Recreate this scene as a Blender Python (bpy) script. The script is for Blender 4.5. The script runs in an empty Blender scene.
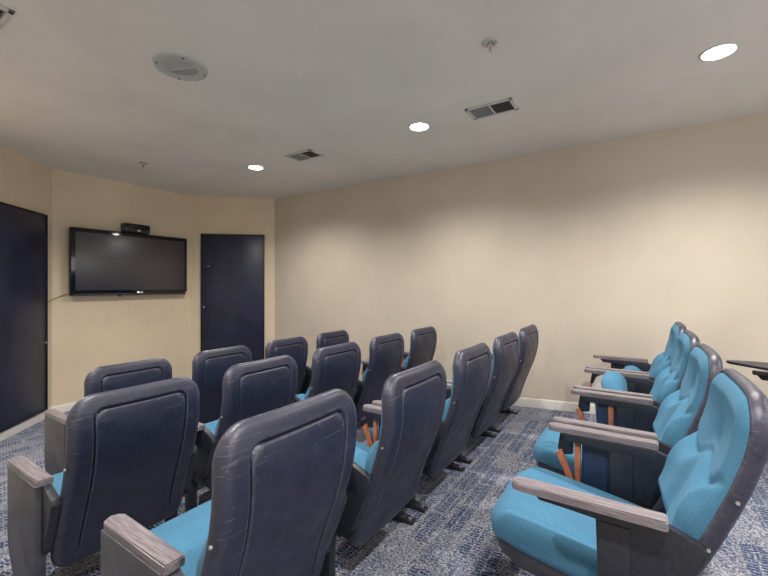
import bpy, bmesh, math, random
from mathutils import Vector, Matrix
random.seed(7)
C = bpy.context.scene.collection
PI = math.pi

# ------------------------------------------------------------------ materials
def new_mat(name):
    m = bpy.data.materials.new(name); m.use_nodes = True
    nt = m.node_tree; b = nt.nodes['Principled BSDF']
    return m, nt, b
def N(nt, t, **kw):
    n = nt.nodes.new(t)
    for k, v in kw.items():
        if k in n.inputs.keys(): n.inputs[k].default_value = v
        else: setattr(n, k, v)
    return n
def coords(nt, scale=(1, 1, 1), rot=(0, 0, 0)):
    tc = nt.nodes.new('ShaderNodeTexCoord'); mp = nt.nodes.new('ShaderNodeMapping')
    mp.inputs['Scale'].default_value = scale; mp.inputs['Rotation'].default_value = rot
    nt.links.new(tc.outputs['Object'], mp.inputs['Vector']); return mp.outputs['Vector']
def noise(nt, vec, scale, detail=3, rough=.6):
    n = nt.nodes.new('ShaderNodeTexNoise'); n.inputs['Scale'].default_value = scale
    n.inputs['Detail'].default_value = detail; n.inputs['Roughness'].default_value = rough
    if vec: nt.links.new(vec, n.inputs['Vector'])
    return n.outputs['Fac']
def ramp(nt, fac, stops, interp='LINEAR'):
    r = nt.nodes.new('ShaderNodeValToRGB'); r.color_ramp.interpolation = interp
    e = r.color_ramp.elements
    while len(e) < len(stops): e.new(.5)
    for i, (p, c) in enumerate(stops):
        e[i].position = p; e[i].color = (*c, 1) if len(c) == 3 else c
    nt.links.new(fac, r.inputs['Fac']); return r.outputs['Color']
def mix(nt, fac, a, b, mode='MIX'):
    m = nt.nodes.new('ShaderNodeMix'); m.data_type = 'RGBA'; m.blend_type = mode
    for sock, v in ((m.inputs[0], fac), (m.inputs[6], a), (m.inputs[7], b)):
        if isinstance(v, (int, float)): sock.default_value = v
        elif isinstance(v, tuple): sock.default_value = (*v, 1)
        else: nt.links.new(v, sock)
    return m.outputs[2]
def math_node(nt, op, a, b=0.5):
    m = nt.nodes.new('ShaderNodeMath'); m.operation = op
    for i, v in enumerate((a, b)):
        if isinstance(v, (int, float)): m.inputs[i].default_value = v
        else: nt.links.new(v, m.inputs[i])
    return m.outputs[0]
def bump(nt, b, h, strength=.3, dist=.01):
    n = nt.nodes.new('ShaderNodeBump'); n.inputs['Strength'].default_value = strength
    n.inputs['Distance'].default_value = dist
    nt.links.new(h, n.inputs['Height']); nt.links.new(n.outputs['Normal'], b.inputs['Normal'])

def simple(name, col, rough=.5, metal=0, nscale=40, var=.12, bmp=.1, bd=.002, spec=.5):
    m, nt, b = new_mat(name); v = coords(nt)
    f = noise(nt, v, nscale)
    lo = tuple(c*(1-var) for c in col); hi = tuple(min(1, c*(1+var)) for c in col)
    nt.links.new(ramp(nt, f, [(.3, lo), (.7, hi)]), b.inputs['Base Color'])
    b.inputs['Roughness'].default_value = rough; b.inputs['Metallic'].default_value = metal
    b.inputs['Specular IOR Level'].default_value = spec
    if bmp: bump(nt, b, f, bmp, bd)
    return m

M = {}
# painted wall: warm beige with orange-peel
def wall_mat(name, col):
    m, nt, b = new_mat(name); v = coords(nt)
    big = noise(nt, v, 1.3, 3)
    c1 = tuple(c*.94 for c in col); c2 = tuple(min(1, c*1.05) for c in col)
    nt.links.new(ramp(nt, big, [(.3, c1), (.7, c2)]), b.inputs['Base Color'])
    b.inputs['Roughness'].default_value = .75
    bump(nt, b, noise(nt, v, 55, 4, .7), .22, .006)
    return m
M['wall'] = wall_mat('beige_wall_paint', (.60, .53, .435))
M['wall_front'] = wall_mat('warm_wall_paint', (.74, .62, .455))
M['ceiling'] = wall_mat('ceiling_paint', (.80, .76, .70))
M['trim'] = simple('white_trim_paint', (.78, .76, .72), .45, nscale=20, var=.04, bmp=.03)

# carpet
m, nt, b = new_mat('patterned_carpet'); v = coords(nt)
fine = noise(nt, v, 95, 2, .8)
base = ramp(nt, fine, [(.34, (.04, .05, .10)), (.45, (.20, .215, .29)), (.56, (.42, .425, .46)), (.68, (.72, .69, .62))])
br = nt.nodes.new('ShaderNodeTexBrick'); nt.links.new(coords(nt, rot=(0, 0, math.radians(0))), br.inputs['Vector'])
for k, x in (('Scale', 1), ('Mortar Size', .0045), ('Mortar Smooth', .2), ('Brick Width', .022), ('Row Height', .050)):
    br.inputs[k].default_value = x
br.inputs['Color1'].default_value = (0, 0, 0, 1); br.inputs['Color2'].default_value = (1, 1, 1, 1); br.inputs['Mortar'].default_value = (0, 0, 0, 1)
br2 = nt.nodes.new('ShaderNodeTexBrick'); nt.links.new(v, br2.inputs['Vector'])
for k, x in (('Scale', 1), ('Mortar Size', .02), ('Mortar Smooth', .5), ('Brick Width', .30), ('Row Height', .13)):
    br2.inputs[k].default_value = x
br2.inputs['Color1'].default_value = (.1, .1, .1, 1); br2.inputs['Color2'].default_value = (1, 1, 1, 1); br2.inputs['Mortar'].default_value = (0, 0, 0, 1)
msk = math_node(nt, 'MULTIPLY', math_node(nt, 'SUBTRACT', 1.0, br.outputs['Fac']), ramp(nt, br2.outputs['Color'], [(.2, (.05,)*3), (.55, (1, 1, 1))]))
msk = math_node(nt, 'MULTIPLY', msk, ramp(nt, noise(nt, v, 60, 2), [(.34, (.35,)*3), (.5, (1,)*3)]))
blue = ramp(nt, fine, [(.35, (.012, .025, .075)), (.6, (.075, .125, .26)), (.75, (.25, .32, .45))])
col = mix(nt, msk, base, blue)
patch = noise(nt, v, 5, 2)
col = mix(nt, .55, col, ramp(nt, patch, [(.35, (.55, .60, .72)), (.65, (1, 1, 1))]), 'MULTIPLY')
nt.links.new(col, b.inputs['Base Color']); b.inputs['Roughness'].default_value = .95
b.inputs['Specular IOR Level'].default_value = .1
bump(nt, b, fine, .8, .012)
M['carpet'] = m

# moulded plastic shell, scuffed
m, nt, b = new_mat('navy_black_plastic'); v = coords(nt)
f = noise(nt, v, 9, 5, .65)
c = ramp(nt, f, [(.3, (.007, .008, .024)), (.6, (.016, .018, .046)), (.8, (.036, .038, .075))])
sc = noise(nt, coords(nt, (2, 2, 60), (.3, .45, .2)), 2.2, 1, .5)
c = mix(nt, math_node(nt, 'MULTIPLY', ramp(nt, sc, [(.70, (0, 0, 0)), (.715, (.7,)*3), (.73, (0, 0, 0))]), noise(nt, v, 8, 1)), c, (.35, .35, .40))
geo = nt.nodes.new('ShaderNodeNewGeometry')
c = mix(nt, math_node(nt, 'MULTIPLY', ramp(nt, geo.outputs['Pointiness'], [(.505, (0, 0, 0)), (.56, (.55,)*3)]), ramp(nt, noise(nt, v, 45, 4, .8), [(.35, (.2,)*3), (.65, (1,)*3)])), c, (.20, .20, .25))  # rim highlights mixed into the plastic colour along convex edges
sp = noise(nt, v, 70, 1, .4)
c = mix(nt, ramp(nt, sp, [(.745, (0, 0, 0)), (.78, (.5,)*3)]), c, (.18, .175, .20))
nt.links.new(c, b.inputs['Base Color'])
nt.links.new(ramp(nt, noise(nt, v, 14, 4), [(.3, (.34,)*3), (.7, (.52,)*3)]), b.inputs['Roughness'])
b.inputs['Specular IOR Level'].default_value = .7
bump(nt, b, noise(nt, v, 200, 3, .7), .3, .003)
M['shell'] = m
M['black'] = simple('black_painted_steel', (.020, .022, .032), .4, nscale=60, var=.3, bmp=.05)
M['panel'] = simple('charcoal_side_panel', (.055, .058, .075), .45, nscale=12, var=.25, bmp=.05)
M['navy'] = simple('navy_tablet_laminate', (.018, .032, .075), .4, nscale=8, var=.45, bmp=.02)

# teal upholstery
def fabric(name, col):
    m, nt, b = new_mat(name); v = coords(nt)
    f = noise(nt, v, 320, 2, .7); g = noise(nt, v, 5, 3)
    c = ramp(nt, f, [(.3, tuple(k*.72 for k in col)), (.7, tuple(min(1, k*1.22) for k in col))])
    c = mix(nt, .5, c, ramp(nt, g, [(.3, (.75, .82, .85)), (.7, (1, 1, 1))]), 'MULTIPLY')
    nt.links.new(c, b.inputs['Base Color']); b.inputs['Roughness'].default_value = .9
    b.inputs['Specular IOR Level'].default_value = .15
    b.inputs['Sheen Weight'].default_value = .12; b.inputs['Sheen Tint'].default_value = (.5, .8, 1, 1)
    bump(nt, b, f, .25, .002); return m
M['teal'] = fabric('teal_fabric', (.075, .215, .340))

# worn grey-brown wood arm pad
m, nt, b = new_mat('worn_wood_pad'); v = coords(nt, (60, 3, 30))
f = noise(nt, v, 3, 4, .7)
nt.links.new(ramp(nt, f, [(.3, (.10, .088, .105)), (.5, (.20, .175, .19)), (.7, (.33, .295, .30))]), b.inputs['Base Color'])
b.inputs['Roughness'].default_value = .38
bump(nt, b, f, .1, .002); M['pad'] = m
m, nt, b = new_mat('orange_brown_wood'); v = coords(nt, (20, 20, 4))
f = noise(nt, v, 4, 4, .6)
nt.links.new(ramp(nt, f, [(.3, (.30, .085, .035)), (.7, (.55, .20, .10))]), b.inputs['Base Color'])
b.inputs['Roughness'].default_value = .5; M['orange'] = m
M['bolt'] = simple('zinc_bolt', (.70, .68, .64), .3, .8, var=.1, bmp=0)
M['seatpan'] = simple('grey_plastic_seat_pan', (.045, .048, .058), .5, nscale=30, var=.2, bmp=.05)
M['seatpan_light'] = simple('grey_plastic_seat_pan_pale', (.22, .21, .21), .5, nscale=30, var=.2, bmp=.05)  # paler grey copy of the seat pan, used on tipped-up seats
M['tvframe'] = simple('gloss_black_bezel', (.006, .006, .009), .08, var=.1, bmp=0)
M['doorpaint'] = simple('dark_navy_door_paint', (.016, .020, .050), .38, nscale=4, var=.35, bmp=.04)
M['doorframe'] = simple('near_black_door_edge', (.006, .007, .014), .35, bmp=0)
M['grey'] = simple('grille_grey_paint', (.50, .50, .48), .5, var=.06, bmp=0)
M['fixwhite'] = simple('fixture_paint', (.60, .585, .56), .45, var=.04, bmp=0)
M['ventblade'] = simple('vent_blade_paint', (.25, .25, .23), .5, var=.06, bmp=0)
M['ventdark'] = simple('vent_cavity', (.035, .035, .030), .9, bmp=0)
M['chrome'] = simple('polished_metal', (.75, .75, .75), .15, 1, var=.05, bmp=0)
M['red'] = simple('red_glass_bulb', (.45, .03, .02), .2, bmp=0)
m, nt, b = new_mat('tv_screen')
v = coords(nt)
nt.links.new(ramp(nt, noise(nt, v, 2, 2), [(.3, (.040, .034, .044)), (.7, (.052, .045, .052))]), b.inputs['Base Color'])
b.inputs['Roughness'].default_value = .34; b.inputs['Specular IOR Level'].default_value = .9
M['screen'] = m
def emis(name, col, s):
    m, nt, b = new_mat(name); v = coords(nt)
    nt.links.new(ramp(nt, noise(nt, v, 3), [(0, tuple(c*.98 for c in col)), (1, col)]), b.inputs['Emission Color'])
    b.inputs['Emission Strength'].default_value = s; b.inputs['Base Color'].default_value = (.8, .8, .8, 1); return m
M['lens'] = emis('lamp_lens', (1, .97, .93), 14)
M['led'] = emis('red_standby_led', (1, .02, .02), 3)
M['logo'] = emis('white_logo_glow', (1, 1, 1), .7)  # logo marks given their own emission to read white, not a lamp

# ------------------------------------------------------------------ helpers
def mesh_from(name, bm, mat, smooth=35):
    bmesh.ops.recalc_face_normals(bm, faces=bm.faces)
    me = bpy.data.meshes.new(name); bm.to_mesh(me); bm.free()
    me.materials.append(mat)
    if smooth:
        for p in me.polygons: p.use_smooth = True
        me.set_sharp_from_angle(angle=math.radians(smooth))
    return me
def link(name, me, parent=None, loc=None, rot=None):
    o = bpy.data.objects.new(name, me); C.objects.link(o)
    if parent: o.parent = parent
    if loc: o.location = loc
    if rot: o.rotation_euler = rot
    return o
def tag(o, label, cat, group=None):
    o['label'] = label; o['category'] = cat
    if group: o['group'] = group
    return o
def mesh_copy(o):
    """turn a text or curve object into a plain mesh object"""
    dg = bpy.context.evaluated_depsgraph_get(); dg.update()
    me = bpy.data.meshes.new_from_object(o.evaluated_get(dg)); n = bpy.data.objects.new(o.name, me)
    C.objects.link(n); n.parent = o.parent; n.location = o.location; n.rotation_euler = o.rotation_euler
    nm = o.name; bpy.data.objects.remove(o); n.name = nm; return n
def struct(o): o['kind'] = 'structure'; return o
def empty(name, loc, rz=0):
    o = bpy.data.objects.new(name, None); C.objects.link(o); o.location = loc
    o.rotation_euler = (0, 0, rz); o.empty_display_size = .1; return o
def box(bm, x0, x1, y0, y1, z0, z1, bev=0, seg=2, M4=None):
    r = bmesh.ops.create_cube(bm, size=1)
    vs = r['verts']
    for v in vs:
        v.co = Vector(((x0+x1)/2+v.co.x*(x1-x0), (y0+y1)/2+v.co.y*(y1-y0), (z0+z1)/2+v.co.z*(z1-z0)))
    if M4 is not None:
        for v in vs: v.co = M4 @ v.co
    if bev:
        es = list({e for v in vs for e in v.link_edges})
        bmesh.ops.bevel(bm, geom=es, offset=bev, segments=seg, profile=.5, affect='EDGES')
def cyl(bm, p, r, h, axis='Z', seg=16, r2=None):
    mt = Matrix.Translation(p)
    if axis == 'X': mt = mt @ Matrix.Rotation(PI/2, 4, 'Y')
    if axis == 'Y': mt = mt @ Matrix.Rotation(PI/2, 4, 'X')
    bmesh.ops.create_cone(bm, cap_ends=True, segments=seg, radius1=r, radius2=r if r2 is None else r2, depth=h, matrix=mt)
def prism_x(bm, pts, x0, x1, bev=0):
    """polygon in the y-z plane extruded along x"""
    a = [bm.verts.new((x0, y, z)) for y, z in pts]; b_ = [bm.verts.new((x1, y, z)) for y, z in pts]
    n = len(pts); bm.faces.new(a); bm.faces.new(b_[::-1])
    for i in range(n): bm.faces.new((a[i], b_[i], b_[(i+1) % n], a[(i+1) % n]))
    if bev:
        es = list({e for v in a+b_ for e in v.link_edges})
        bmesh.ops.bevel(bm, geom=es, offset=bev, segments=2, profile=.5, affect='EDGES')
def interp(pts, x):
    """smooth Catmull-Rom through (x, y) knots"""
    if x <= pts[0][0]: i = 0
    elif x >= pts[-1][0]: i = len(pts)-2
    else: i = max(k for k in range(len(pts)-1) if pts[k][0] <= x)
    p0 = pts[max(i-1, 0)]; p1 = pts[i]; p2 = pts[i+1]; p3 = pts[min(i+2, len(pts)-1)]
    h = p2[0]-p1[0]; t = (x-p1[0])/h
    m1 = (p2[1]-p0[1])/(p2[0]-p0[0])*h; m2 = (p3[1]-p1[1])/(p3[0]-p1[0])*h
    return ((2*t**3-3*t*t+1)*p1[1]+(t**3-2*t*t+t)*m1+(-2*t**3+3*t*t)*p2[1]+(t**3-t*t)*m2)
def sstep(a, b, x):
    t = min(1, max(0, (x-a)/(b-a))); return t*t*(3-2*t)
def knots(L, segs):
    out = []; 
    for a, b_, n in segs:
        for k in range(n): out.append(a+(b_-a)*k/n)
    return out
def pillow(W, H, rb, rt, place, nfront, nback, edge=.05):
    """closed body over a rounded rectangle |x|<W, 0<s<H; nfront/nback(x,s,d)-> height, place(x,s,t)->co"""
    e = [edge*(k/9)**1.7 for k in range(10)]
    mid = 46
    gs = e + [edge+(H-2*edge)*k/mid for k in range(1, mid)] + [H-q for q in reversed(e)]
    extra = [.058, .061, .064, .067, .070, .073, .076]
    gs = sorted(set([round(g, 6) for g in gs] + [round(q, 6) for q in extra] + [round(H-q, 6) for q in extra]))
    midu = 34
    gu = e + [edge+(2*W-2*edge)*k/midu for k in range(1, midu)] + [2*W-q for q in reversed(e)]
    gu = sorted(set([round(g, 6) for g in gu] + [round(q+.002*k, 6) for q in extra for k in (0, 7, 13)] + [round(2*W-q-.002*k, 6) for q in extra for k in (0, 7, 13)]))
    gu = [g/W-1 for g in gu]
    def hw(s):
        w = W
        if s > H-rt: w = W-rt+math.sqrt(max(0, rt*rt-(s-H+rt)**2))
        if s < rb: w = min(w, W-rb+math.sqrt(max(0, rb*rb-(rb-s)**2)))
        return w
    def sdf(x, s):
        ax = abs(x)
        r = rt if s > H/2 else rb
        c = H-s if s > H/2 else s
        dx, dz = W-ax, c
        if dx < r and dz < r: return max(0, r-math.hypot(r-dx, r-dz))
        return min(dx, dz)
    bm = bmesh.new(); ns, nu = len(gs), len(gu)
    F = [[None]*nu for _ in range(ns)]; B = [[None]*nu for _ in range(ns)]
    for i, s in enumerate(gs):
        for j, u in enumerate(gu):
            x = u*hw(s); d = sdf(x, s); bd = i in (0, ns-1) or j in (0, nu-1)
            if bd: d = 0
            F[i][j] = bm.verts.new(place(x, s, nfront(x, s, d)))
            B[i][j] = F[i][j] if bd else bm.verts.new(place(x, s, nback(x, s, d)))
    for i in range(ns-1):
        for j in range(nu-1):
            bm.faces.new((F[i][j], F[i][j+1], F[i+1][j+1], F[i+1][j]))
            q = (B[i][j], B[i+1][j], B[i+1][j+1], B[i][j+1])
            try: bm.faces.new(q)
            except ValueError: pass
    return bm
def rnd(d, R):
    q = min(1, d/R); return math.sqrt(max(0, 1-(1-q)**2))

# ------------------------------------------------------------------ the room
CAM_Z = 1.58; CEIL = 3.03
SL = .075
def floor_z(y):
    return max(0, (4.37-y)*SL) if y > 1.1 else (4.37-1.1)*SL+(1.1-y)*.06
XR, XL, YB, YF = 4.485, -.7, -3.6, 6.05

bm = bmesh.new()
ys = [YB, 1.1, 4.37, YF+.1]
prev = None
for y in ys:
    row = [bm.verts.new((XL-.05, y, floor_z(y))), bm.verts.new((XR+.05, y, floor_z(y))),
           bm.verts.new((XR+.05, y, floor_z(y)-.12)), bm.verts.new((XL-.05, y, floor_z(y)-.12))]
    if prev:
        for k in range(4): bm.faces.new((prev[k], prev[(k+1) % 4], row[(k+1) % 4], row[k]))
    else: bm.faces.new(row[::-1])
    prev = row
bm.faces.new(prev)
struct(link('floor', mesh_from('floor', bm, M['carpet'], 0)))
bm = bmesh.new(); box(bm, XL-.05, XR+.05, YB-.05, YF+.1, CEIL, CEIL+.1)
struct(link('ceiling', mesh_from('ceiling', bm, M['ceiling'], 0)))

def wall(name, A, B_, mat, z0=-.12):
    """vertical slab whose inner face runs A->B_ with the room on its left"""
    A = Vector((*A, 0)); B2 = Vector((*B_, 0)); d = (B2-A).normalized(); n = Vector((d.y, -d.x, 0))*.1
    bm = bmesh.new()
    lo = [bm.verts.new((p.x, p.y, z0)) for p in (A, B2, B2+n, A+n)]
    hi = [bm.verts.new((p.x, p.y, CEIL+.02)) for p in (A, B2, B2+n, A+n)]
    bm.faces.new(lo[::-1]); bm.faces.new(hi)
    for k in range(4): bm.faces.new((lo[k], lo[(k+1) % 4], hi[(k+1) % 4], hi[k]))
    return struct(link(name, mesh_from(name, bm, mat, 0)))
PA, PB, PC = (1.82, 6.05), (3.61, 6.04), (XR, 5.08)
PL = (XL, 3.53)
wall('wall_right', (XR, YB), PC, M['wall'])
wall('wall_front_right', PC, PB, M['wall_front'])
wall('wall_front', PB, PA, M['wall_front'])
wall('wall_front_left', PA, PL, M['wall_front'])
wall('wall_left', PL, (XL, YB), M['wall'])
wall('wall_back', (XL, YB), (XR, YB), M['wall'])

def baseboard(name, pts):
    """pts along the wall foot (room on the left)"""
    bm = bmesh.new(); prev = None
    d = (Vector((*pts[-1], 0))-Vector((*pts[0], 0))).normalized(); n = Vector((-d.y, d.x, 0))
    prof = [(0, -.01), (.014, -.01), (.014, .075), (.008, .092), (0, .096)]
    for p in pts:
        z = floor_z(p[1])
        row = [bm.verts.new((p[0]+n.x*a, p[1]+n.y*a, z+h)) for a, h in prof]
        if prev:
            for k in range(len(prof)): bm.faces.new((prev[k], prev[(k+1) % 5], row[(k+1) % 5], row[k]))
        else: bm.faces.new(row[::-1])
        prev = row
    bm.faces.new(prev)
    struct(link(name, mesh_from(name, bm, M['trim'], 20)))
baseboard('baseboard_right', [(XR, YB), (XR, 1.1), (XR, 4.37), PC])
baseboard('baseboard_front_right', [PC, PB])
baseboard('baseboard_front', [PB, PA])
baseboard('baseboard_front_left', [PA, PL])
baseboard('baseboard_left', [PL, (XL, 1.1), (XL, YB)])

# dark doors set on the two corner walls
def door(name, A, B_, s0, s1, z0, z1, dots):
    A = Vector((*A, 0)); B2 = Vector((*B_, 0)); L = (B2-A).length; d = (B2-A)/L
    n = Vector((-d.y, d.x, 0)); ang = math.atan2(d.y, d.x)
    o = struct(empty(name, A+d*((s0+s1)/2)+n*.0, ang))
    w = (s1-s0)/2
    bm = bmesh.new()
    box(bm, -w+.012, w-.012, -.002, .028, z0+.012, z1-.012, .003)
    link('door_slab', mesh_from('door_slab', bm, M['doorpaint']), o)
    bm = bmesh.new()
    box(bm, -w, -w+.016, -.002, .036, z0, z1, .002); box(bm, w-.016, w, -.002, .036, z0, z1, .002)
    box(bm, -w, w, -.002, .036, z1-.016, z1, .002); box(bm, -w, w, -.002, .036, z0, z0+.016, .002)
    link('door_frame', mesh_from('door_frame', bm, M['doorframe']), o)
    for s, z, r in dots:
        bm = bmesh.new(); cyl(bm, (s-(s0+s1)/2, .034, z), r, .014, 'Y', 14, r*.8)
        link('door_knob', mesh_from('door_knob', bm, M['bolt']), o)
    return o
LBC = math.hypot(PC[0]-PB[0], PC[1]-PB[1])
# walls run PC->PB, so distances are measured from PC
door('door_2', PC, PB, LBC*(1-.872), LBC*(1-.112), .10, 2.425, [(LBC*(1-.150), 1.24, .012), (LBC*(1-.20), 1.90, .009)])
door('door_1', PA, PL, .145, 1.10, .10, 2.43, [(.185, .91, .012)])

# ------------------------------------------------------------------ television, speaker, cable
tv = tag(empty('television', (2.72, 6.04, 1.455)), 'large flat black television mounted on the front wall', 'television')
k = .985
w0, w1, h0, h1 = 1.965-2.72, 3.475-2.72, 0, .868
bm = bmesh.new(); box(bm, w0, w1, -.105, -.045, h0, h1, .012, 3)
bz = link('bezel', mesh_from('bezel', bm, M['tvframe']), tv)
bm = bmesh.new(); box(bm, w0+.055, w1-.05, -.108, -.104, h0+.07, h1-.055, .001)
link('screen', mesh_from('screen', bm, M['screen']), tv)
bm = bmesh.new(); box(bm, w0+.3, w1-.3, -.05, .0, h0+.2, h1-.2, .005)
link('wall_mount', mesh_from('wall_mount', bm, M['black']), tv)
bm = bmesh.new(); box(bm, w0+.04, w1-.04, -.112, -.104, h0+.012, h0+.022, .002)
link('speaker_strip', mesh_from('speaker_strip', bm, M['screen']), tv)
bm = bmesh.new(); box(bm, -.20, -.18, -.10, -.07, -.022, .004, .003)
link('infrared_receiver', mesh_from('infrared_receiver', bm, M['tvframe']), tv)
bm = bmesh.new(); cyl(bm, (w1-.018, -.106, .022), .008, .006, 'Y')
link('standby_light', mesh_from('standby_light', bm, M['led']), tv)
lg = bmesh.new(); cyl(lg, (.035, -.107, .040), .013, .005, 'Y', 20)
lo_ = link('emblem', mesh_from('emblem', lg, M['logo']), tv)
cu = bpy.data.curves.new('logo_text', 'FONT'); cu.body = 'LG'; cu.size = .034; cu.extrude = .001
cu.materials.append(M['logo'])
mesh_copy(link('logo_lettering', cu, tv, (.055, -.1075, .028), (PI/2, 0, 0)))

sp = tag(empty('center_speaker', (2.735, 5.98, 1.455+.872)), 'small black speaker box sitting on top of the television', 'speaker')
bm = bmesh.new(); box(bm, -.17, .17, -.075, .035, .002, .122, .008, 3)
link('cabinet', mesh_from('cabinet', bm, M['black']), sp)
bm = bmesh.new(); box(bm, -.155, .155, -.083, -.074, .014, .110, .003)
link('grille', mesh_from('grille', bm, M['tvframe']), sp)
bm = bmesh.new(); box(bm, -.005, .035, -.087, -.082, .020, .036, .002)
link('badge', mesh_from('badge', bm, M['chrome']), sp)

def tube(name, pts, r, mat):
    cu = bpy.data.curves.new(name, 'CURVE'); cu.dimensions = '3D'; cu.bevel_depth = r; cu.bevel_resolution = 3
    s = cu.splines.new('BEZIER'); s.bezier_points.add(len(pts)-1)
    for p, q in zip(s.bezier_points, pts): p.co = q; p.handle_left_type = p.handle_right_type = 'AUTO'
    cu.materials.append(mat); o = bpy.data.objects.new(name, cu); C.objects.link(o); return mesh_copy(o)
tag(tube('tv_cable', [(2.02, 6.0, 1.50), (1.93, 6.035, 1.462), (1.83, 6.03, 1.42), (1.745, 5.955, 1.385), (1.70, 5.90, 1.37)], .004, M['black']),
    'thin dark cable from the television to the left door', 'cable')

# ------------------------------------------------------------------ ceiling fixtures
def ring(bm, r0, r1, z0, z1, seg=40):
    prof = [(r0, z1), (r0, z0+.003), (r0+.006, z0), (r1-.006, z0+.002), (r1, z1)]
    rows = []
    for k in range(seg):
        a = 2*PI*k/seg
        rows.append([bm.verts.new((r*math.cos(a), r*math.sin(a), z)) for r, z in prof])
    for k in range(seg):
        A, B_ = rows[k], rows[(k+1) % seg]
        for q in range(len(prof)):
            r = (q+1) % len(prof)
            bm.faces.new((A[q], B_[q], B_[r], A[r]))
trim_me = None
def downlight(x, y, label, energy, tint=(1, .955, .90)):
    global trim_me, lens_me
    o = tag(empty('recessed_ceiling_light', (x, y, CEIL)), label, 'ceiling light', 'recessed ceiling lights')
    if trim_me is None:
        bm = bmesh.new(); ring(bm, .080, .098, -.008, 0); trim_me = mesh_from('trim_ring', bm, M['fixwhite'])
        bm = bmesh.new(); cyl(bm, (0, 0, -.004), .082, .008, seg=40); lens_me = mesh_from('lens', bm, M['lens'])
    link('trim_ring', trim_me, o); link('lens', lens_me, o)
    ld = bpy.data.lights.new('downlight_beam', 'SPOT'); ld.energy = energy; ld.color = tint
    ld.spot_size = math.radians(150); ld.spot_blend = .75; ld.shadow_soft_size = .055
    lo = bpy.data.objects.new('downlight_beam', ld); C.objects.link(lo); lo.parent = o; lo.location = (0, 0, -.03)
    return o
E = 138
downlight(3.16, -.415, 'large bright round ceiling light, nearest the top right corner', E*1.3)
downlight(3.16, 1.67, 'round ceiling light between the two rectangular vents', E)
downlight(3.16, 3.92, 'small round ceiling light farthest toward the front wall', E*.95)
for y in (-.415, 1.67, 3.92):
    downlight(.62, y, 'round ceiling light above the left side of the room', E*1.15)
downlight(3.16, -2.6, 'round ceiling light above the back of the room', E)
downlight(.62, -2.6, 'round ceiling light above the back of the room', E)

def vent(x, y, label, w=.115, l=.19):
    o = tag(empty('ceiling_vent', (x, y, CEIL)), label, 'ceiling vent', 'rectangular ceiling vents')
    bm = bmesh.new(); box(bm, -l+.01, l-.01, -w+.01, w-.01, -.004, 0); link('cavity', mesh_from('cavity', bm, M['ventdark'], 0), o)
    bm = bmesh.new()
    for a in ((-l, -l+.028, -w, w), (l-.028, l, -w, w), (-l, l, -w, -w+.028), (-l, l, w-.028, w), (-.008, .008, -w, w)):
        box(bm, *a, -.012, 0, .003)
    link('frame', mesh_from('frame', bm, M['fixwhite']), o)
    bm = bmesh.new()
    for h in (-1, 1):
        for k in range(9):
            c = w*(-.72+.18*k)
            mt = Matrix.Translation((h*l*.47, c, -.007)) @ Matrix.Rotation(math.radians(40*h), 4, 'X')
            box(bm, -l*.39, l*.39, -.007, .007, -.0008, .0008, 0, M4=mt)
    link('louvre_blades', mesh_from('louvre_blades', bm, M['ventblade'], 0), o)
    return o
for args in ((3.17, 1.007, 'rectangular ceiling vent nearest the camera, above the middle of the long wall'),
             (3.16, 3.10, 'smaller-looking rectangular ceiling vent near the front of the room'),
             (.56, 2.95, 'rectangular ceiling vent cut by the left edge of the photo')):
    v_ = vent(*args); v_.rotation_euler = (0, 0, PI/2)

o = tag(empty('round_air_diffuser', (1.445, 2.54, CEIL)), 'large round ceiling diffuser with a slatted centre disc', 'air diffuser')
bm = bmesh.new(); ring(bm, .098, .165, -.014, 0, 56); link('flange', mesh_from('flange', bm, M['grey']), o)
bm = bmesh.new(); cyl(bm, (0, 0, -.002), .1, .004, seg=48); link('cavity', mesh_from('cavity', bm, M['ventdark'], 0), o)
bm = bmesh.new()
for k in range(-8, 9):
    y = k*.0112; L = math.sqrt(max(.0001, .098**2-y*y))
    for h in (-1, 1):
        mt = Matrix.Translation((h*L/2, y, -.009)) @ Matrix.Rotation(math.radians(10*h), 4, 'X')
        box(bm, -L/2, L/2, -.0040, .0040, -.0008, .0008, 0, M4=mt)
b_ = link('slats', mesh_from('slats', bm, M['grey'], 0), o)
bm = bmesh.new(); box(bm, -.1, .1, -.008, .008, -.016, -.004, .003)
link('cross_bar', mesh_from('cross_bar', bm, M['grey']), o, rot=(0, 0, PI/2))
for k in range(4):
    a = PI/4+k*PI/2; bm = bmesh.new(); cyl(bm, (.142*math.cos(a), .142*math.sin(a), -.0135), .006, .006, seg=10)
    link('screw', mesh_from('screw', bm, M['ventdark']), o)
o.rotation_euler = (0, 0, math.radians(20))

def sprinkler(x, y, label):
    o = tag(empty('fire_sprinkler', (x, y, CEIL)), label, 'sprinkler', 'ceiling fire sprinklers')
    bm = bmesh.new(); ring(bm, .022, .048, -.010, 0, 28); link('escutcheon', mesh_from('escutcheon', bm, M['grey']), o)
    bm = bmesh.new(); cyl(bm, (0, 0, -.012), .012, .024); cyl(bm, (.011, 0, -.038), .003, .03); cyl(bm, (-.011, 0, -.038), .003, .03); cyl(bm, (0, 0, -.052), .006, .012)
    link('frame_arms', mesh_from('frame_arms', bm, M['bolt']), o)
    bm = bmesh.new(); cyl(bm, (0, 0, -.037), .006, .028); link('glass_bulb', mesh_from('glass_bulb', bm, M['red']), o)
    bm = bmesh.new(); cyl(bm, (0, 0, -.060), .018, .003, seg=12); link('deflector', mesh_from('deflector', bm, M['bolt']), o)
sprinkler(2.30, .74, 'fire sprinkler with a red bulb on the ceiling nearest the camera')
sprinkler(2.33, 4.90, 'small fire sprinkler on the ceiling above the television')

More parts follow.
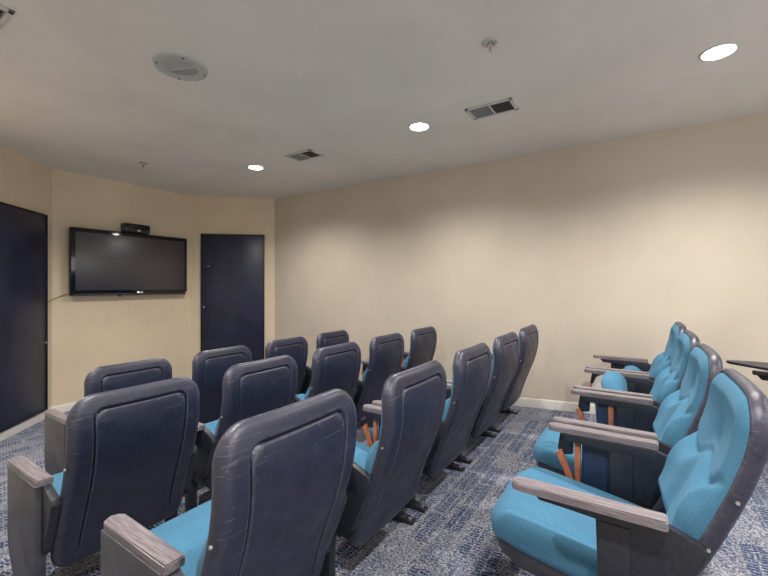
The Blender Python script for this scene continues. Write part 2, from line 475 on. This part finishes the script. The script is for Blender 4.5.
# ------------------------------------------------------------------ theatre chair
Z0, Z1 = .185, .957
PROF = [(.185, -.085), (.28, -.112), (.38, -.146), (.48, -.184), (.58, -.224), (.68, -.254), (.78, -.270), (.87, -.268), (.955, -.246)]
PROF_A = PROF
PROF_B = [(.185, -.060), (.28, -.100), (.38, -.148), (.48, -.198), (.58, -.242), (.68, -.282), (.78, -.314), (.87, -.330), (.975, -.330)]
SW = .285
def shell_place(x, s, t):
    z = Z0+s; y = interp(PROF, z)
    dy = interp(PROF, z+.005)-interp(PROF, z-.005); tl = math.hypot(dy, .01)
    ny, nz = .01/tl, -dy/tl            # forward normal of the profile
    y += .014*(1-(x/SW)**2)*-1
    return (x, y+t*ny, z+t*nz)
def shell_back(x, s, d):
    t = -.026*rnd(d, .030)
    H = Z1-Z0; qx = abs(x)-(SW-.082-.010*math.sin(PI*s/H)-.045); qs = s-(H-.067-.045)
    dg = .045-math.hypot(max(qx, 0), max(qs, 0))-min(max(qx, qs), 0)   # inset of the moulded centre panel
    g = math.exp(-(dg/.0042)**2)
    lowfade = sstep(.05, .12, s)
    t += .012*g*lowfade
    t += .004*sstep(-.007, .007, dg)*lowfade
    return t
def shell_front(x, s, d):
    return .022*rnd(d, .008)-.018*sstep(.012, .03, d)
shell_me = []; cush_me = []
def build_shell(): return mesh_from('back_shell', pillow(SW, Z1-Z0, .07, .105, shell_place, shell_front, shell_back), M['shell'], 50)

CZ0 = .40
CW, CH = .275, Z1-.016-CZ0
def cush_place(x, s, t):
    X = x
    return shell_place(X, s+CZ0-Z0, t)
def cush_front(x, s, d):
    z = CZ0+s
    base = .014+.034*rnd(d, .05)
    u = x/CW
    zc = .675+.028*math.cos(u*2*PI)-.012          # wavy crease between head and lumbar cushions
    cre = math.exp(-((z-zc)/.016)**2)*.010
    low = sstep(zc+.012, zc-.06, z)
    base += low*(.030-.018*math.exp(-(u/.2)**2))*sstep(.0, .06, d)
    up = sstep(zc, zc+.05, z)
    base += up*(.004-.013*math.exp(-(u/.5)**2)*sstep(zc+.26, zc+.0, z))*sstep(0, .06, d)
    base -= cre*sstep(0, .03, d)
    base += .030*abs(u)**4*math.exp(-((z-.565)/.06)**2)*sstep(0, .012, d)
    return base
def cush_back(x, s, d): return .004
def build_cushion(): return mesh_from('back_cushion', pillow(CW, CH, .06, .095, cush_place, cush_front, cush_back), M['teal'], 60)

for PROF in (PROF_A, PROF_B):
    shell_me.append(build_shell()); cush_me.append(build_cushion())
# seat: plan rectangle, s runs from the rear (0) to the front
SL0, SL1 = -.115, .445
def seat_place(x, s, t): return (x, SL0+s, t)
def seat_top_z(x, s):
    u = s/(SL1-SL0)
    return .345+.095*max(0, u)**.8-.035*sstep(.82, 1.0, u)
def seat_front(x, s, d):
    u = x/.27
    return seat_top_z(x, s)-.055+.055*rnd(d, .055)-.006*math.exp(-((abs(u)-.72)/.05)**2)*sstep(0, .05, d)
def seat_bot(x, s, d): return seat_top_z(x, s)-.055-.047*rnd(d, .012)
seat_me = mesh_from('seat_cushion', pillow(.272, SL1-SL0, .05, .15, seat_place, seat_front, seat_bot), M['teal'], 60)
def pan_top(x, s, d):
    return seat_top_z(x, s)-.098
def pan_bot(x, s, d):
    return seat_top_z(x, s)-.098-.085*rnd(d, .035)
pan_me = mesh_from('seat_pan', pillow(.262, SL1-SL0-.02, .05, .14, seat_place, pan_top, pan_bot), M['seatpan'], 60)
pan_me2 = pan_me.copy(); pan_me2.materials.clear(); pan_me2.materials.append(M['seatpan_light'])

def pad_mesh():
    bm = bmesh.new(); n = 8; hw_, y0, y1, r = .029, -.118, .280, .026
    pts = [(-hw_, y0+.006), (-hw_+.006, y0), (hw_-.006, y0), (hw_, y0+.006)]
    for k in range(n+1):
        a = k/n*PI/2; pts.append((hw_-r+r*math.cos(a), y1-r+r*math.sin(a)))
    for k in range(n+1):
        a = PI/2+k/n*PI/2; pts.append((-hw_+r+r*math.cos(a), y1-r+r*math.sin(a)))
    vs = [bm.verts.new((x, y, .580)) for x, y in pts]; vt = [bm.verts.new((x, y, .606)) for x, y in pts]
    bm.faces.new(vs[::-1]); top = bm.faces.new(vt); m_ = len(pts)
    for i in range(m_): bm.faces.new((vs[i], vs[(i+1) % m_], vt[(i+1) % m_], vt[i]))
    bmesh.ops.bevel(bm, geom=list(top.edges), offset=.004, segments=2, affect='EDGES')
    return mesh_from('armrest_pad', bm, M['pad'], 40)
pad_me = pad_mesh()
# arm support: wedge under the pad + wide plate toward the back
bm = bmesh.new()
prism_x(bm, [(-.112, .581), (.252, .581), (.228, .550), (.055, .545), (.050, .27), (-.055, .25), (-.125, .30), (-.175, .42), (-.215, .52), (-.205, .545)], -.016, .016, .003)
box(bm, -.020, .020, -.034, .053, .27, .540, .003)
support_me = mesh_from('arm_support', bm, M['black'], 30)
bm = bmesh.new()
prism_x(bm, [(.035, .30), (-.035, .30), (-.030, .0), (.030, .0)], -.022, .022, .004)
leg_me = mesh_from('leg', bm, M['black'], 30)
bm = bmesh.new()
prism_x(bm, [(-.115, -.004+.115*SL), (.115, -.004-.115*SL), (.115, .008-.115*SL), (.06, .016), (.04, .03), (-.04, .036), (-.06, .026), (-.115, .014+.115*SL)], -.024, .024, .003)
foot_me = mesh_from('foot', bm, M['black'], 30)
bm = bmesh.new(); cyl(bm, (0, 0, 0), .012, .012, 'Z', 6); cyl(bm, (0, 0, -.006), .019, .004, 'Z', 16)
footbolt_me = mesh_from('anchor_bolt', bm, M['bolt'], 30)
bm = bmesh.new(); cyl(bm, (0, 0, 0), .005, .006, 'X', 12)
bolt_me = mesh_from('bolt', bm, M['bolt'], 30)
# outer side panel at the aisle end
def panel_pts(y0, y1, z0, z1, r):
    pts = [(y0, z1), (y0, z0+.02), (y0+.02, z0)]
    for k in range(9):
        a = -PI/2+k/8*PI/2; pts.append((y1-r+r*math.cos(a)*1.0, z0+r*1.6+r*1.6*math.sin(a)))
    pts.append((y1, z1)); return pts
bm = bmesh.new(); prism_x(bm, panel_pts(-.105, .250, .10, .580, .13), -.358, -.318, .004)
sidepanel_me = mesh_from('side_panel', bm, M['panel'], 30)
bm = bmesh.new(); prism_x(bm, [(-.112, .55), (.165, .55), (.165, .30), (.02, .22), (-.112, .27)], .312, .330, .003)
tablet_me = mesh_from('stowed_tablet', bm, M['navy'], 30)
bm = bmesh.new()
prism_x(bm, [(.168, .545), (.196, .545), (.192, .315), (.172, .315)], .300, .318, .002)
prism_x(bm, [(.250, .500), (.275, .480), (.205, .318), (.180, .318)], .300, .318, .002)
brace_me = mesh_from('tablet_brace', bm, M['orange'], 30)
bm = bmesh.new()
prism_x(bm, [(.072, .545), (.102, .545), (.098, .315), (.076, .315)], .300, .318, .002)
prism_x(bm, [(.262, .500), (.286, .480), (.190, .318), (.165, .318)], .300, .318, .002)
brace_wide_me = mesh_from('tablet_brace', bm, M['orange'], 30)
bm = bmesh.new(); prism_x(bm, [(.200, .579), (.258, .579), (.270, .500), (.255, .470), (.205, .48)], .316, .346, .004)
hinge_me = mesh_from('tablet_hinge', bm, M['black'], 30)

GROUP = 'theater chairs fixed in rows'
def chair(x, y, label, up=False, end_panel=False, brace=True, tablet=False, rec=0, padx=-.325, yaw=0, padlen=1, wide=False, tall=1):
    global PROF
    PROF = (PROF_A, PROF_B)[rec]
    z = floor_z(y)
    o = tag(empty('theater_chair', (x, y, z), yaw), label, 'chair', GROUP)
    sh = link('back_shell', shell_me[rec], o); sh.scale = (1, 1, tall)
    for sx in (-1, 1):
        for bz_ in (.42, .52, .67):
            p = shell_place(sx*(SW-.001), bz_-Z0, 0)
            link('bolt', bolt_me, sh, (sx*(SW+.001), p[1]-.004, p[2]))
    link('back_cushion', cush_me[rec], o).scale = (1, 1, tall)
    if up:
        a = math.radians(76); cy, cz = .165, .36
        # rotate about the seat centre, then place upright between the arms
        se = link('seat_cushion', seat_me, o)
        M4 = Matrix.Translation((0, .040, .375) if up == 1 else (0, -.07, .30)) @ Matrix.Rotation(a, 4, 'X') @ Matrix.Translation((0, -cy, -cz))
        se.location = M4.to_translation(); se.rotation_euler = (a, 0, 0)
        pn = link('seat_pan', pan_me2, se)
    else:
        se = link('seat_cushion', seat_me, o); pn = link('seat_pan', pan_me, se)
    for sx in (-1, 1):
        link('armrest_pad', pad_me, o, (.325 if sx > 0 else padx, -.118*(1-padlen)-(.008 if rec else 0), 0)).scale = (1, padlen, 1)
        link('arm_support', support_me, o, (sx*.301, 0, 0))
        lg_ = link('leg', leg_me, o, (sx*.301, .03, 0))
        ft = link('foot', foot_me, lg_, (0, 0, -.03*SL))
        for q in (-.088, .088):
            link('anchor_bolt', footbolt_me, lg_, (0, q, .018-(q+.03)*SL))
    if end_panel: link('side_panel', sidepanel_me, o, (padx+.325, 0, 0))
    if brace == 'panel only': link('stowed_tablet', tablet_me, o)
    elif brace:
        link('stowed_tablet', tablet_me, o); link('tablet_brace', brace_wide_me if wide else brace_me, o); link('tablet_hinge', hinge_me, o)
    if tablet:
        bm = bmesh.new()
        pts = [(.33, .05), (.33, .30), (.31, .40), (.27, .425), (.22, .41), (.09, .27), (-.03, .16), (-.06, .02), (0, -.05), (.28, -.05)]
        vs = [bm.verts.new((px, py, .655)) for px, py in pts]; vt = [bm.verts.new((px, py, .672)) for px, py in pts]
        bm.faces.new(vs[::-1]); bm.faces.new(vt); n = len(pts)
        for i in range(n): bm.faces.new((vs[i], vs[(i+1) % n], vt[(i+1) % n], vt[i]))
        bmesh.ops.bevel(bm, geom=list(bm.edges), offset=.004, segments=2, affect='EDGES')
        tb = link('writing_tablet', mesh_from('writing_tablet', bm, M['black']), o)
        bm = bmesh.new(); box(bm, .29, .33, -.02, .08, .60, .657, .004)
        link('tablet_bracket', mesh_from('tablet_bracket', bm, M['black']), tb)
    return o
P = .75
ordn = ['leftmost', 'second from the left', 'third from the left', 'fourth from the left', 'fifth from the left']
# row nearest the television (four seats)
for i in range(4):
    chair(1.01+.355+P*i, 3.30+(0, .015, .02, .04)[i], 'navy theater chair back, %s in the row nearest the television' % (ordn[i] if i < 3 else 'rightmost'),
          end_panel=(i == 0), padx=(-.308 if i == 0 else -.325))
for i in range(5):
    chair(.56+.355+P*i, 2.20+(.01, .06, .07, .08, .075)[i], 'navy theater chair back, %s in the second row from the television' % (ordn[i] if i < 4 else 'rightmost'),
          end_panel=(i == 0), padx=(-.308 if i == 0 else -.325))
for i in range(5):
    lb = ['large scuffed navy chair back nearest the camera, teal seat folded down, grey armrest at left',
          'navy chair back with teal seat down, directly right of the nearest chair back',
          'navy chair back seen from behind, third along the row bordering the carpeted aisle',
          'slim navy chair back, fourth along the row bordering the carpeted aisle',
          'navy chair back closest to the long wall in the row bordering the carpeted aisle'][i]
    chair(.53+.355+P*i-(.012 if i == 0 else 0), 1.14+(.015 if i == 0 else 0), lb, end_panel=(i == 0), padx=(-.298 if i == 0 else -.325), padlen=(.94 if i == 0 else 1), tall=(1.02 if i == 0 else 1))
for i in range(4):
    lb = ['nearest teal cushioned chair facing left, seat down, at the lower right',
          'second teal cushioned chair from the camera facing left, seat down, orange brace beside it',
          'third teal cushioned chair from the camera facing left, with its seat tipped up',
          'teal cushioned chair facing left nearest the long wall, with its seat tipped up'][i]
    chair(1.355+.355+P*i, .055, lb, tall=1.013, up=(0, 0, 1, 2)[i], brace=(True if i < 3 else 'panel only'), rec=1, padlen=1.1, wide=(i == 1))
chair(3.12+.345, -.955, 'teal chair at the right edge of the photo with its black writing tablet swung open', up=2, brace=False, tablet=True, rec=1)

fl = bpy.data.lights.new('room_fill', 'AREA'); fl.shape = 'RECTANGLE'; fl.size = 3.2; fl.size_y = 1.4; fl.energy = 34; fl.color = (.90, .94, 1)  # added soft fill behind the camera; the room has no such lamp
fo = bpy.data.objects.new('room_fill', fl); C.objects.link(fo); fo.location = (1.6, -3.3, 2.1); fo.rotation_euler = (math.radians(98), 0, 0)
# ------------------------------------------------------------------ camera and world
cam = bpy.data.cameras.new('camera'); co = bpy.data.objects.new('camera', cam); C.objects.link(co)
co.location = (0, 0, CAM_Z)
co.rotation_euler = (PI/2, 0, math.radians(33-90))
cam.sensor_fit = 'HORIZONTAL'; cam.sensor_width = 36; cam.lens = 36*392/768
cam.shift_y = -(288-286)/768
cam.clip_start = .02
bpy.context.scene.camera = co
w = bpy.data.worlds.new('world'); bpy.context.scene.world = w; w.use_nodes = True
w.node_tree.nodes['Background'].inputs[0].default_value = (.5, .55, .62, 1)
w.node_tree.nodes['Background'].inputs[1].default_value = .3
sc = bpy.context.scene
sc.view_settings.view_transform = 'Standard'; sc.view_settings.look = 'None'
sc.view_settings.exposure = .12; sc.view_settings.gamma = 1
sc.cycles.max_bounces = 8; sc.cycles.diffuse_bounces = 6
sc.cycles.use_denoising = True
